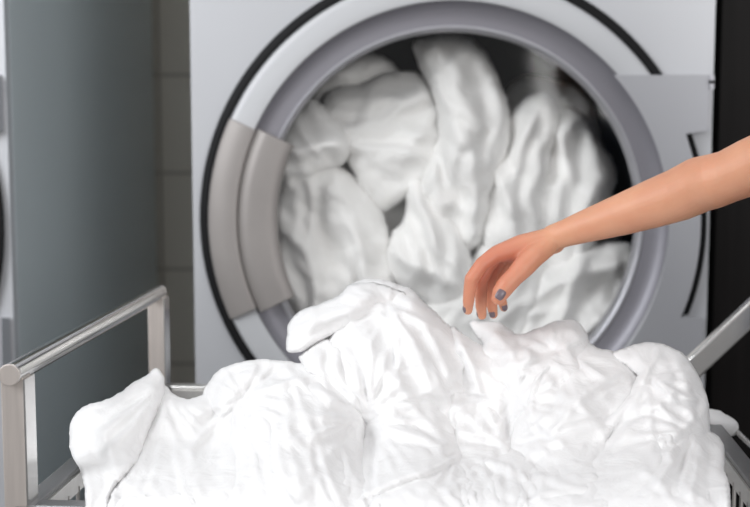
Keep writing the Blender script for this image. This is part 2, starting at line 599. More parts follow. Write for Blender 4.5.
def puff(bm, outline, Y, T, lean=0.3, creases=(), wr=(), step=2.5, back=0.5, flat=0.78, seed=0, jag=0.8, curve=0.0, lap=True, lay=None):
    """a swollen lap of cloth: outline in photo pixels at distance Y, T metres thick.
       creases: (polyline, width px, amplitude m, mode) mode 'r' ridge, 'v' valley, 's' step (left side in front)
       wr: (angle, scale px, stretch, amplitude m)"""
    ol = catmull(outline, step)
    ol = [Vector((p.x + jag*nz(p.x*.09, p.y*.09, seed+1.5)*2, p.y + jag*nz(p.x*.09, p.y*.09, seed+7.5)*2)) for p in ol]
    X = np.array([p.x for p in ol]); Yp = np.array([p.y for p in ol])
    gx = np.arange(X.min(), X.max(), step)
    gy = np.arange(Yp.min(), Yp.max(), step*0.87)
    GX, GY = np.meshgrid(gx, gy)
    GX = GX + (np.arange(GX.shape[0]) % 2)[:, None]*step*.5
    GX, GY = GX.ravel(), GY.ravel()
    pl = list(zip(X, Yp))
    m = inside(pl, GX, GY)
    GX, GY = GX[m], GY[m]
    d, _, _ = dist_poly(GX, GY, pl, True)
    m = d > step*0.6
    GX, GY = GX[m], GY[m]
    nb = len(ol)
    pts = [Vector(p) for p in ol] + [Vector((a, b)) for a, b in zip(GX, GY)]
    vo, eo, fo, ov, oe, of = delaunay_2d_cdt(pts, [], [list(range(nb))], 1, 1e-4)
    V = np.array([(p.x, p.y) for p in vo])
    n = len(V)
    isb = np.array([any(k < nb for k in q) and len(q) > 0 for q in ov])
    tri = [f for f in fo if len(f) == 3]
    ed = set()
    for f in tri:
        for a, b in ((f[0], f[1]), (f[1], f[2]), (f[2], f[0])):
            ed.add((min(a, b), max(a, b)))
    E_ = np.array(list(ed))
    i, j = E_[:, 0], E_[:, 1]
    deg = np.bincount(i, minlength=n)+np.bincount(j, minlength=n)
    deg = np.maximum(deg, 1)
    phi = np.zeros(n)
    it = int(min(1500, 2.0*n**0.5*18))
    for k in range(it):
        sm = np.bincount(i, phi[j], n)+np.bincount(j, phi[i], n)
        phi = sm/deg + 1.0
        phi[isb] = 0
    phi /= max(phi.max(), 1e-9)
    h = T*np.power(np.maximum(phi, 0), flat)
    edge = np.clip(phi*5, 0, 1)**0.7
    x, y = V[:, 0], V[:, 1]
    add = np.zeros(n)
    for ci, (pl_, w, amp, mode) in enumerate(creases):
        c = [tuple(p) for p in catmull(pl_, 6, False)]
        dd, sd, tt = dist_poly(x, y, c)
        fade = np.clip(np.minimum(tt, 1-tt)*6+0.15, 0, 1)
        if mode == 'r':
            add += amp*np.exp(-(dd/w)**1.3)*fade
        elif mode == 'v':
            add -= amp*np.exp(-(dd/w)**1.1)*fade
        else:
            add += amp*np.where(sd > 0, np.exp(-dd/(w*3))*(1-np.exp(-(dd/(w*.35)+.3)**2)), -0.35*np.exp(-dd/w))*fade
    if lay is not None:
        add += fans(x, y)
    for k, (a, scl, st, amp) in enumerate(wr):
        add += amp*crumple(x, y, a, scl, st, seed*3.7+k*11.3)
    hf = h + add*edge
    hb = h*back
    cy = y.mean()
    zc = P(x.mean(), cy, Y).z
    cx = x.mean()
    fv, bv = [], []
    G = pile(x, y)
    for k in range(n):
        p0 = P(x[k], y[k], Y)
        YY = Y + lean*(p0.z-zc) + curve*((x[k]-cx)*S(Y))**2
        if lay is not None:
            YY = G[k] - lay
        # keep the traced outline: place the vertex on the same view ray at its own depth
        yf = YY-hf[k]
        if lap and y[k] > 436 and x[k] > 70:
            w_ = min(1, (y[k]-436)/84)
            w_ = w_*w_*(3-2*w_)
            yt = 1.205 - 0.0785*((x[k]-14)*0.001) - 0.25*add[k] - 0.3*h[k]
            yf = yf*(1-w_) + min(yf, yt)*w_
        q = P(x[k], y[k], yf)
        fv.append(bm.verts.new(q))
        if isb[k]:
            bv.append(fv[-1])
        else:
            bv.append(bm.verts.new(P(x[k], y[k], YY+hb[k])))
    for f in tri:
        try:
            bm.faces.new([fv[a] for a in f])
            bm.faces.new([bv[a] for a in f][::-1])
        except ValueError:
            pass

FANS = [(648, 374, 3.0, 130, .0065), (371, 416, 3.0, 120, .007), (456, 452, 3.0, 80, .0045), (389, 305, 2.6, 130, .008), (513, 396, 3.0, 100, .007),
        (506, 447, 3.0, 110, .007), (243, 396, 3.0, 120, .007), (160, 388, 3.2, 120, .006), (560, 352, 3.0, 100, .007), (695, 432, 3.0, 80, .007)]
def fans(x, y):
    """folds that radiate from the points where the cloth is gathered"""
    out = np.zeros(len(x))
    for k, (cx, cy, fr, R_, amp) in enumerate(FANS):
        dx, dy = x-cx, y-cy
        r = np.hypot(dx, dy)
        m = np.nonzero(r < R_)[0]
        for q in m:
            ux, uy = dx[q]/(r[q]+1e-6), dy[q]/(r[q]+1e-6)
            w = 0.35*nz(x[q]*.02, y[q]*.02, k*5.1)
            v = 1-2.6*abs(nz(ux*fr+w, uy*fr+w, k*9.7+r[q]*.004))
            rr = r[q]/R_
            out[q] += amp*v*min(1, r[q]/34)*(1-rr)**1.2*1.5
    return out

def wrinkle(me, growth, iters, kb, kp, seed=0):
    """let the cloth grow by a few percent on its soft bed, so that it buckles into folds"""
    n = len(me.vertices)
    x0 = np.empty(n*3); me.vertices.foreach_get('co', x0); x0 = x0.reshape(-1, 3)
    e = np.empty(len(me.edges)*2, np.int32); me.edges.foreach_get('vertices', e); e = e.reshape(-1, 2)
    i, j = e[:, 0], e[:, 1]
    L0 = np.linalg.norm(x0[i]-x0[j], axis=1)*(1+growth)
    deg = np.bincount(i, minlength=n)+np.bincount(j, minlength=n)
    deg = np.maximum(deg, 1)[:, None].astype(float)
    nr = np.empty(n*3); me.vertices.foreach_get('normal', nr); nr = nr.reshape(-1, 3)
    rng = np.random.default_rng(seed)
    x = x0 + nr*rng.normal(0, .0008, (n, 1))
    def scat(v):
        o_ = np.empty((n, 3))
        for a in range(3):
            o_[:, a] = np.bincount(i, v[:, a], n)-np.bincount(j, v[:, a], n)
        return o_
    def lap_(u):
        return -scat(u[i]-u[j])/deg
    for t in range(iters):
        for _ in range(2):
            d = x[j]-x[i]
            L = np.linalg.norm(d, axis=1)+1e-9
            c = d*((L-L0)/L*0.5)[:, None]
            x = x + scat(c)/deg*1.2
        u = x-x0
        x = x - kb*lap_(lap_(u)) - kp*u
    me.vertices.foreach_set('co', x.ravel())
    me.update()

def cloth(name, parts, mat, label, cat, group=None, grow=None):
    bm = bmesh.new()
    for k, p in enumerate(parts):
        puff(bm, seed=len(name)+k*2.3+abs(hash_s(label)) % 97, **p)
    bmesh.ops.smooth_vert(bm, verts=bm.verts, factor=0.35, use_axis_x=True, use_axis_y=True, use_axis_z=True)
    me = bpy.data.meshes.new(name)
    bm.normal_update()
    bm.to_mesh(me)
    bm.free()
    if grow is None: grow = (0.09, 90, 0.20, 0.008)
    if grow: wrinkle(me, *grow, seed=len(parts))
    o = bpy.data.objects.new(name, me)
    sc.collection.objects.link(o)
    me.materials.append(mat)
    for p in me.polygons:
        p.use_smooth = True
    ctr = sum((v.co for v in me.vertices), Vector())/len(me.vertices)
    zmin = min(v.co.z for v in me.vertices)
    off = Vector((ctr.x, ctr.y, zmin))
    me.transform(Matrix.Translation(-off))
    o.location = off
    tag(o, label, cat, group)
    return o

def hash_s(t):
    h_ = 7
    for c in t:
        h_ = (h_*31+ord(c)) % 1000003
    return h_

W1 = lambda a, k=1.0: [(a, 34, 4.5, 0.0080*k), (a+18, 17, 4.5, 0.0028*k), (a-40, 60, 1.8, 0.009*k)]
D = dict
LG = 'white bed linen heaped in the wire cart'

# left corner lap over the cart's side
cloth('bed_sheet', [D(outline=[(84, 560), (86, 500), (82, 470), (72, 454), (71, 436), (75, 416), (90, 406), (106, 401), (130, 387), (154, 370), (162, 374), (164, 388), (157, 412), (146, 436), (136, 462), (122, 480), (110, 500), (106, 560)],
    Y=1.46, lay=0.010, back=2.2, T=0.034, lean=0.35, creases=[([(157, 376), (140, 410), (120, 440), (100, 455)], 14, 0.010, 'r'), ([(80, 440), (100, 465), (105, 500)], 8, 0.008, 'v'), ([(74, 452), (84, 448), (96, 460)], 4, 0.004, 'r')],
    wr=W1(-50, .6))],
    M['linen'], 'white sheet corner flopped over the cart side below the round steel rail', 'bed sheet', LG)
cloth('bed_sheet', [D(outline=[(98, 560), (106, 508), (120, 484), (134, 466), (146, 432), (158, 386), (166, 386), (174, 394), (184, 400), (200, 397), (214, 380), (236, 400), (256, 450), (262, 560)],
    Y=1.50, lay=0.000, back=2.2, T=0.034, lean=0.45, creases=[([(166, 388), (150, 430), (132, 475)], 8, 0.008, 'r'), ([(200, 400), (190, 440), (200, 500)], 22, 0.010, 'r'), ([(180, 405), (172, 450), (180, 500)], 12, 0.006, 'v')], wr=W1(80, .6)),
    D(outline=[(112, 540), (118, 504), (140, 497), (165, 498), (178, 494), (192, 498), (200, 510), (205, 540)], Y=1.36, lay=0.020, back=2.2, T=0.028, lean=0.3, wr=W1(10, .5))],
    M['linen'], 'smooth white sheet lying between the left corner lap and the big rounded lump', 'bed sheet', LG)
cloth('bed_sheet', [D(outline=[(238, 560), (230, 500), (218, 465), (207, 436), (204, 404), (211, 380), (228, 367), (252, 361), (278, 362), (305, 366), (335, 372), (365, 400), (375, 450), (372, 560)],
    Y=1.50, lay=0.000, back=2.2, T=0.048, lean=0.30, creases=[([(285, 366), (248, 390), (228, 425), (222, 470)], 9, 0.018, 'v'), ([(262, 372), (236, 385), (216, 415)], 12, 0.007, 'r')], wr=W1(60, .8)),
    D(outline=[(228, 560), (222, 490), (224, 450), (229, 420), (242, 402), (262, 388), (290, 378), (325, 380), (352, 400), (364, 425), (362, 460), (366, 500), (372, 560)],
    Y=1.46, lay=0.010, back=2.2, T=0.051, lean=0.35, creases=[([(272, 420), (275, 470), (296, 507)], 12, 0.012, 's'), ([(270, 415), (262, 450), (270, 500)], 8, 0.006, 'v'), ([(320, 400), (330, 450), (345, 500)], 16, 0.008, 'r'), ([(355, 420), (348, 460), (360, 495)], 7, 0.012, 'v')], wr=W1(70, .8))],
    M['linen'], 'big rounded lump of white sheet heaped in front of the door handle', 'bed sheet', LG)
# the peak with its overhanging flap
cloth('bed_sheet', [
    D(outline=[(330, 330), (340, 300), (352, 285), (370, 280), (396, 285), (412, 292), (426, 306), (444, 322), (458, 338), (472, 352), (482, 385), (470, 430), (420, 450), (370, 430), (330, 400), (318, 370)],
      Y=1.62, lay=-0.010, back=2.2, T=0.050, lean=0.40, creases=[([(388, 305), (392, 330), (396, 370)], 8, 0.014, 's'), ([(400, 300), (430, 335), (452, 385)], 14, 0.010, 'r'), ([(420, 330), (440, 370), (456, 405)], 9, 0.010, 'v'), ([(345, 292), (375, 296), (410, 310)], 9, 0.006, 'v'), ([(408, 340), (425, 370), (430, 400)], 10, 0.008, 'r')], wr=W1(50, .9)),
    D(outline=[(287, 350), (287, 334), (291, 320), (302, 311), (322, 304), (340, 294), (352, 285), (372, 283), (395, 289), (404, 296), (390, 304), (366, 318), (340, 330), (318, 342), (309, 347), (300, 351)],
      Y=1.56, lay=0.014, back=0.6, flat=1.0, T=0.020, lean=0.15, creases=[([(294, 345), (330, 325), (385, 300)], 6, 0.006, 'v'), ([(305, 315), (340, 308), (375, 292)], 10, 0.005, 'r')], wr=W1(-22, .5)),
    D(outline=[(299, 358), (308, 348), (318, 341), (334, 342), (345, 352), (347, 372), (362, 395), (373, 414), (366, 422), (345, 405), (325, 384), (310, 374), (304, 366)],
      Y=1.52, lay=0.004, back=2.2, T=0.030, lean=0.3, creases=[([(330, 345), (326, 370), (350, 400)], 4, 0.008, 'v'), ([(338, 345), (340, 375), (360, 405)], 4, 0.006, 'r')], wr=W1(50, .6)),
    D(outline=[(354, 392), (348, 372), (352, 357), (362, 347), (374, 354), (392, 366), (418, 382), (442, 402), (462, 428), (470, 462), (440, 480), (395, 455), (368, 428)],
      Y=1.50, lay=0.000, back=2.2, T=0.035, lean=0.35, creases=[([(364, 350), (400, 375), (440, 410)], 7, 0.008, 'r'), ([(352, 385), (362, 400), (375, 410)], 5, 0.010, 'v')], wr=W1(35, .7))],
    M['linen'], 'crumpled white sheet forming the highest peak of the heap, flap overhanging', 'bed sheet', LG)
cloth('bed_sheet', [
    D(outline=[(360, 560), (364, 500), (361, 460), (364, 428), (376, 412), (400, 402), (428, 410), (452, 428), (466, 448), (470, 480), (486, 560)],
      Y=1.43, lay=0.006, back=2.2, T=0.048, lean=0.35, creases=[([(368, 425), (372, 460), (366, 490)], 8, 0.010, 'v'), ([(365, 500), (400, 484), (440, 470), (462, 456)], 8, 0.016, 's'), ([(380, 420), (410, 435), (450, 448)], 10, 0.007, 'r'), ([(430, 470), (448, 458), (455, 450)], 5, 0.008, 'v')], wr=W1(30, .9)),
    D(outline=[(360, 560), (368, 508), (385, 492), (415, 484), (445, 472), (462, 476), (470, 500), (480, 560)], Y=1.37, lay=0.018, back=2.2, T=0.035, lean=0.35, creases=[([(375, 505), (420, 495), (455, 490)], 8, 0.007, 'r')], wr=W1(-15, .7))],
    M['linen'], 'white sheet at the front middle of the heap, below the peak', 'bed sheet', LG)
# under the hand
cloth('pillowcase', [
    D(outline=[(471, 324), (480, 321), (497, 322), (508, 330), (522, 336), (536, 330), (556, 322), (572, 321), (584, 329), (589, 345), (590, 370), (560, 410), (520, 430), (490, 420), (478, 380), (474, 352), (482, 346), (476, 334)],
      Y=1.60, lay=-0.005, back=2.2, T=0.035, lean=0.35, creases=[([(500, 325), (520, 342), (540, 352), (560, 348)], 7, 0.012, 'v'), ([(478, 325), (505, 345), (522, 372)], 8, 0.007, 'r'), ([(525, 342), (530, 360), (526, 380)], 6, 0.008, 'r'), ([(545, 335), (575, 330), (586, 345)], 10, 0.008, 'r')], wr=W1(40, .7)),
    D(outline=[(446, 420), (448, 380), (448, 350), (450, 330), (456, 328), (468, 338), (480, 346), (500, 360), (516, 378), (518, 410), (500, 440), (460, 440)],
      Y=1.57, lay=0.000, back=2.2, T=0.034, lean=0.35, creases=[([(454, 332), (470, 360), (480, 395)], 6, 0.010, 'r'), ([(462, 350), (460, 380), (468, 400)], 5, 0.008, 'v')], wr=W1(60, .7))],
    M['linen'], 'white pillowcase directly beneath the reaching fingertips', 'pillowcase', LG)
cloth('bed_sheet', [
    D(outline=[(448, 560), (450, 470), (452, 430), (448, 398), (462, 391), (480, 394), (487, 378), (496, 366), (506, 364), (515, 372), (520, 390), (522, 420), (512, 446), (520, 480), (540, 560)],
      Y=1.48, lay=0.006, back=2.2, T=0.041, lean=0.40, creases=[([(452, 396), (466, 405), (480, 402), (492, 380)], 6, 0.008, 'r'), ([(508, 372), (512, 405), (504, 445)], 7, 0.010, 'v'), ([(496, 370), (490, 410), (470, 440)], 9, 0.008, 'r'), ([(470, 420), (480, 440), (502, 446)], 5, 0.008, 'v')], wr=W1(70, .8)),
    D(outline=[(462, 560), (466, 490), (470, 462), (490, 450), (505, 447), (530, 460), (545, 490), (560, 560)],
      Y=1.42, lay=0.018, back=2.2, T=0.039, lean=0.35, creases=[([(470, 470), (500, 465), (530, 480)], 9, 0.007, 'r'), ([(475, 505), (500, 500), (530, 506)], 5, 0.006, 'v')], wr=W1(20, .8))],
    M['linen'], 'creased white sheet in the hollow between the peak and the right puff', 'bed sheet', LG)
cloth('duvet_cover', [
    D(outline=[(506, 560), (504, 470), (510, 430), (522, 394), (532, 368), (544, 357), (562, 353), (580, 347), (588, 344), (600, 350), (616, 353), (636, 372), (645, 410), (632, 480), (620, 560)],
      Y=1.51, lay=0.000, back=2.2, T=0.046, lean=0.35, creases=[([(590, 345), (566, 352), (545, 364), (533, 388), (530, 430)], 6, 0.016, 'r'), ([(583, 362), (562, 382), (552, 415)], 9, 0.009, 'v'), ([(625, 372), (598, 385), (570, 410), (548, 440)], 7, 0.009, 'r'), ([(530, 455), (555, 485), (590, 495)], 8, 0.010, 'v')], wr=W1(-50, .8)),
    D(outline=[(614, 356), (622, 349), (642, 343), (662, 345), (682, 354), (694, 368), (701, 384), (706, 402), (708, 425), (708, 450), (700, 560), (604, 560), (574, 510), (560, 470), (566, 446), (588, 428), (612, 410), (630, 392), (636, 374)],
      Y=1.56, lay=0.016, back=2.2, T=0.044, lean=0.25, creases=[([(646, 370), (630, 398), (602, 422), (574, 440)], 6, 0.012, 'r'), ([(648, 376), (660, 400), (690, 420)], 8, 0.010, 'v'), ([(628, 352), (646, 368), (640, 385)], 5, 0.008, 'r'), ([(664, 350), (676, 375), (680, 400)], 8, 0.006, 'v'), ([(705, 405), (680, 395), (655, 378)], 5, 0.006, 'r'), ([(598, 448), (625, 420), (660, 412)], 6, 0.009, 'v')], wr=W1(-45, .7)),
    D(outline=[(604, 560), (608, 480), (616, 445), (628, 426), (646, 416), (668, 416), (690, 424), (708, 432), (721, 441), (723, 456), (722, 470), (727, 495), (727, 560)],
      Y=1.47, lay=0.016, back=2.2, T=0.044, lean=0.25, creases=[([(690, 432), (698, 455), (690, 500)], 7, 0.014, 'r'), ([(680, 436), (684, 460), (670, 500)], 8, 0.010, 'v'), ([(668, 430), (672, 455), (655, 490)], 6, 0.007, 'r'), ([(712, 445), (708, 475), (712, 507)], 6, 0.006, 'v'), ([(618, 440), (640, 420), (670, 420)], 6, 0.006, 'r')], wr=W1(-70, .8)),
    D(outline=[(515, 560), (518, 500), (530, 470), (552, 458), (585, 454), (608, 460), (622, 476), (638, 486), (640, 500), (620, 520), (615, 560)],
      Y=1.42, lay=0.018, back=2.2, T=0.042, lean=0.35, creases=[([(530, 475), (565, 480), (600, 470)], 10, 0.010, 'r'), ([(540, 500), (575, 498), (615, 490)], 9, 0.007, 'v')], wr=W1(-20, .9))],
    M['linen'], 'large billowing white duvet cover at the right end of the heap', 'duvet cover', LG)
cloth('pillowcase', [D(outline=[(698, 414), (706, 410), (716, 410), (726, 414), (735, 420), (738, 428), (733, 435), (720, 438), (705, 438)], Y=1.62, T=0.03, lap=False, lean=0.0, wr=W1(20, .3))],
    M['linen'], 'small white pillowcase corner poking out over the right rim of the cart', 'pillowcase', LG)
# hidden body of the heap, filling the basket
cloth('bed_sheet', [D(outline=[(125, 600), (120, 520), (150, 470), (220, 430), (300, 410), (380, 395), (460, 410), (560, 410), (640, 430), (680, 480), (690, 600)], Y=1.62, lap=False, T=0.12, lean=0.3, step=8, back=0.9, wr=[(20, 60, 2, .015)])],
    M['linen'], 'rearmost white sheet, mostly buried under the heap in the cart', 'bed sheet', LG)

# ------------------------------------------------------------------ towels in the drum
W2 = lambda a, k=1.0: [(a, 40, 3.0, 0.022*k), (a+18, 22, 3.2, 0.013*k), (a-20, 13, 3.0, 0.004*k)]
TG = 'white towels tumbled inside the drum'
TW = [
 ('topmost left towel, its rounded loop behind the glass', 2.46, [(300, 140), (308, 105), (326, 76), (346, 60), (372, 54), (396, 68), (408, 90), (395, 120), (350, 145)], .05, -30, []),
 ('towel twisted from the upper left towards the middle of the drum', 2.39, [(322, 118), (322, 100), (336, 88), (362, 84), (384, 74), (412, 72), (428, 82), (438, 106), (446, 140), (432, 176), (402, 200), (376, 214), (360, 190), (345, 155), (330, 135)], .06, -15,
   [([(326, 100), (370, 100), (430, 95)], 12, .014, 'r'), ([(345, 120), (390, 115), (436, 112)], 8, .012, 'v')]),
 ('small towel bunched beside the upper corner of the handle', 2.36, [(276, 190), (280, 140), (294, 116), (310, 100), (330, 112), (348, 130), (352, 150), (338, 166), (318, 172), (300, 190)], .055, 30,
   [([(285, 150), (315, 150), (345, 140)], 9, .014, 'r'), ([(285, 168), (315, 160), (335, 160)], 6, .012, 'v')]),
 ('broad towel folded at the lower left, next to the handle', 2.34, [(274, 230), (280, 186), (300, 170), (332, 166), (354, 178), (374, 200), (388, 234), (394, 280), (390, 320), (340, 335), (290, 325), (278, 280)], .07, 60,
   [([(296, 200), (320, 230), (330, 290)], 9, .016, 'v'), ([(320, 180), (350, 220), (366, 290)], 10, .014, 'r'), ([(340, 178), (368, 215), (382, 280)], 7, .012, 'v'), ([(284, 240), (310, 270), (318, 310)], 8, .012, 'v')]),
 ('tall towel hanging from the top centre of the drum', 2.37, [(416, 58), (414, 44), (424, 37), (446, 35), (468, 38), (484, 52), (496, 76), (506, 100), (512, 130), (504, 165), (492, 195), (486, 240), (455, 250), (432, 215), (420, 190), (428, 160), (438, 130), (434, 98), (424, 74)], .075, 80,
   [([(424, 50), (448, 58), (456, 100), (458, 150)], 12, .014, 'r'), ([(470, 55), (484, 100), (484, 160)], 10, .012, 'v'), ([(446, 130), (444, 170), (470, 220)], 7, .016, 'v'), ([(470, 140), (474, 180), (482, 220)], 9, .012, 'r')]),
 ('slim towel right of the tall centre towel, bent over at its top', 2.36, [(482, 250), (484, 200), (490, 160), (500, 132), (516, 108), (532, 96), (548, 94), (558, 104), (560, 124), (550, 160), (545, 210), (530, 260), (505, 280)], .06, 95,
   [([(536, 104), (520, 150), (512, 220)], 10, .014, 'r'), ([(510, 125), (500, 170), (498, 230)], 7, .012, 'v')]),
 ('rightmost upper towel, pleated against the drum wall', 2.38, [(528, 270), (532, 200), (540, 150), (552, 120), (568, 107), (582, 114), (596, 136), (610, 156), (616, 176), (610, 200), (602, 230), (585, 262), (555, 285)], .06, 95,
   [([(566, 115), (562, 160), (556, 230)], 8, .016, 'r'), ([(582, 130), (580, 170), (572, 230)], 7, .014, 'v'), ([(596, 145), (594, 190), (580, 240)], 8, .012, 'r')]),
 ('towel strand curling down through the middle of the drum', 2.33, [(386, 262), (392, 236), (404, 220), (406, 196), (404, 182), (414, 175), (428, 186), (448, 212), (466, 240), (472, 275), (462, 302), (440, 308), (415, 295), (396, 282)], .06, 55,
   [([(410, 185), (430, 225), (456, 285)], 8, .016, 'r'), ([(408, 215), (425, 255), (440, 290)], 6, .014, 'v')]),
 ('towel at the bottom centre, behind the dangling fingers', 2.33, [(400, 360), (420, 310), (448, 292), (470, 262), (484, 236), (506, 232), (530, 250), (545, 280), (530, 330), (500, 370)], .06, 110,
   [([(490, 245), (486, 290), (470, 330)], 9, .016, 'r'), ([(512, 250), (510, 300), (490, 340)], 7, .014, 'v')]),
 ('towel at the lower right of the window under the forearm', 2.35, [(500, 370), (512, 320), (530, 280), (552, 262), (580, 250), (606, 244), (630, 246), (636, 275), (624, 310), (604, 340), (570, 375)], .07, -50,
   [([(545, 290), (580, 275), (625, 262)], 10, .018, 'r'), ([(550, 310), (585, 296), (620, 288)], 7, .016, 'v'), ([(545, 330), (580, 318), (605, 320)], 9, .014, 'r')]),
 ('shaded towel end deep in the upper right of the drum', 2.56, [(492, 160), (490, 110), (508, 88), (526, 76), (546, 80), (566, 84), (586, 96), (598, 124), (600, 170), (560, 190), (520, 190)], .06, 90,
   [([(520, 85), (524, 110), (515, 150)], 8, .018, 'v'), ([(560, 90), (566, 120), (560, 150)], 8, .018, 'v')]),
]
for lab, Y, ol, T, a, cr in TW:
    cloth('towel', [D(outline=ol, Y=Y, T=T, lean=0.15, flat=.6, lap=False, step=4.0, creases=cr, wr=W2(a), back=1.0)], M['towel'], 'white '+lab, 'towel', TG)
cloth('towel', [D(outline=[(280, 340), (276, 220), (300, 140), (350, 110), (400, 105), (450, 110), (500, 150), (560, 170), (600, 200), (622, 250), (600, 340), (540, 385), (450, 402), (360, 390)], Y=2.56, flat=.5, lap=False, T=.12, lean=.1, step=9, wr=W2(60, 1.5), back=.8)],
      M['towel'], 'rearmost white towel filling the bottom of the drum', 'towel', TG)

# ------------------------------------------------------------------ cart
a_ = Vector((0.0785, 1, 0)).normalized()      # along the cart's side, away from the viewer
b_ = Vector((1, -0.0785, 0)).normalized()     # across
O = Vector((P(14, 505, 1.245).x, 1.245, 0))
RZ = P(40, 505, 1.245).z
Lc, Wc = 0.60, 0.80
R3 = Matrix((b_, a_, Vector((0, 0, 1)))).transposed()
def cp(u, v, z):                               # u across, v away, z height
    return O + b_*u + a_*v + Vector((0, 0, z))
cart = empty('laundry_cart', cp(Wc/2, Lc/2, 0))
tag(cart, 'stainless steel wire laundry cart heaped with white linen', 'laundry cart')
def cbox(bm, u0, u1, v0, v1, z0, z1):
    add_box(bm, (u0, v0, z0), (u1, v1, z1), R3, O)
# rims: a flange and an inner band per side
t_, bh = 0.022, 0.020
for u0, u1, v0, v1 in ((0, t_, 0, Lc), (Wc-t_, Wc, 0, Lc), (t_, Wc-t_, Lc-t_, Lc), (t_, Wc-t_, 0, t_)):
    bm = bmesh.new()
    cbox(bm, u0, u1, v0, v1, RZ-0.006, RZ)
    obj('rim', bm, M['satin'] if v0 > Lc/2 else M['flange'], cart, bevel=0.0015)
for u0, u1, v0, v1 in ((t_, t_+.003, t_, Lc-t_), (Wc-t_-.003, Wc-t_, t_, Lc-t_), (t_, Wc-t_, Lc-t_-.003, Lc-t_), (t_, Wc-t_, t_-.001, t_+.002)):
    bm = bmesh.new()
    cbox(bm, u0, u1, v0, v1, RZ-0.006-bh, RZ-0.0055)
    obj('inner_band', bm, M['satin'], cart)
zb_ = RZ-0.36
def wire_panel(name, A, B, z0, z1):
    bm = bmesh.new()
    L = (B-A).length
    n = int(L/0.035)
    for i in range(n+1):
        p = A + (B-A)*(i/n)
        add_tube(bm, [p+Vector((0, 0, z0)), p+Vector((0, 0, z1))], 0.0024, 6)
    k = int((z1-z0)/0.05)
    for j in range(1, k+1):
        z = z0 + (z1-z0)*j/k - 0.045
        add_tube(bm, [A+Vector((0, 0, z)), B+Vector((0, 0, z))], 0.0016, 6)
    obj(name, bm, M['wire'], cart)
e_ = t_+0.0015
q = [cp(e_, e_, 0), cp(Wc-e_, e_, 0), cp(Wc-e_, Lc-e_, 0), cp(e_, Lc-e_, 0)]
for i in range(4):
    wire_panel('wire_panel', q[i], q[(i+1) % 4], zb_, RZ-0.02)
bm = bmesh.new()
for i in range(24):
    u = e_+(Wc-2*e_)*i/23
    add_tube(bm, [cp(u, e_, zb_), cp(u, Lc-e_, zb_)], 0.0016, 6)
for i in range(18):
    v = e_+(Lc-2*e_)*i/17
    add_tube(bm, [cp(e_, v, zb_), cp(Wc-e_, v, zb_)], 0.0016, 6)
obj('wire_bottom', bm, M['wire'], cart)
# left guard rail on two posts
RT = P(12, 373.5, 1.245)
rail_z = RT.z
ru = (RT - O).dot(b_)
for v0, v1 in ((0.0, 0.022), (Lc-0.022, Lc)):
    bm = bmesh.new()
    cbox(bm, ru-0.0125, ru+0.0115, v0, v1, 0.12, rail_z-0.004)
    obj('post', bm, M['brushed'], cart, bevel=0.001)
    bm = bmesh.new()
    cbox(bm, ru+0.0116, ru+0.0136, v0-.001, v1+.006, RZ-0.006, rail_z-0.006)
    obj('post_edge', bm, M['steel'], cart)
bm = bmesh.new()
pts = [cp(ru, -0.006+ (Lc+0.010)*i/8, rail_z) for i in range(9)]
add_tube(bm, pts, 0.0113, 32)
obj('guard_rail', bm, M['steel'], cart, bevel=0.0012)
bm = bmesh.new()
add_tube(bm, [cp(ru, -0.0085, rail_z), cp(ru, -0.0062, rail_z)], 0.0112, 32)
obj('rail_cap', bm, M['brushed'], cart, bevel=0.0006)
# right legs, casters
for v0, v1 in ((0.0, 0.022), (Lc-0.022, Lc)):
    bm = bmesh.new()
    cbox(bm, Wc-0.022, Wc-0.001, v0, v1, 0.12, RZ-0.0065)
    obj('post', bm, M['brushed'], cart, bevel=0.001)
for u in (ru, Wc-0.012):
    for v in (0.012, Lc-0.012):
        bm = bmesh.new()
        c = cp(u, v, 0.05)
        rows = add_lathe(bm, [(0.0005, -0.014), (0.046, -0.014), (0.05, -0.010), (0.05, 0.010), (0.046, 0.014), (0.0005, 0.014)], c, 32)
        w = obj('caster', bm, M['caster'], cart)
        bm = bmesh.new()
        cbox(bm, u-0.02, u+0.02, v-0.022, v-0.018, 0.045, 0.118)
        cbox(bm, u-0.02, u+0.02, v+0.018, v+0.022, 0.045, 0.118)
        cbox(bm, u-0.02, u+0.02, v-0.022, v+0.022, 0.112, 0.120)
        obj('caster_fork', bm, M['satin'], w)
# push handle at the right end: two sloping bars and a cross tube
hdir = (P(750, 313.5, 1.80) - P(693, 367, 1.80)).normalized()
ends = []
for v in (Lc-0.011, 0.011):
    st = cp(Wc-0.016, v, 0)
    st.z = RZ-0.004
    if v > 0.3:
        st = P(692, 368, st.y)
    bm = bmesh.new()
    en = st + hdir*0.30
    add_tube(bm, [st-hdir*0.004, st+hdir*0.02, en], 0.01, square=(0.020, 0.032))
    add_box(bm, (st.x-.006, st.y-.008, RZ-.05), (st.x+.010, st.y+.008, st.z))
    obj('handle_bar', bm, M['steel'], cart, bevel=0.004)
    ends.append(en)
bm = bmesh.new()
add_tube(bm, [ends[0]+a_*0.01, ends[1]-a_*0.01], 0.013, 24)
obj('push_handle', bm, M['steel'], cart)
bm = bmesh.new()
lp = [P(712, 424, 1.665), P(726, 424, 1.645), P(737, 431, 1.62), P(746, 440, 1.59), P(756, 449, 1.55), P(775, 466, 1.48)]
add_tube(bm, lp, 0.0042, 12)
obj('corner_loop', bm, M['steel'], cart)

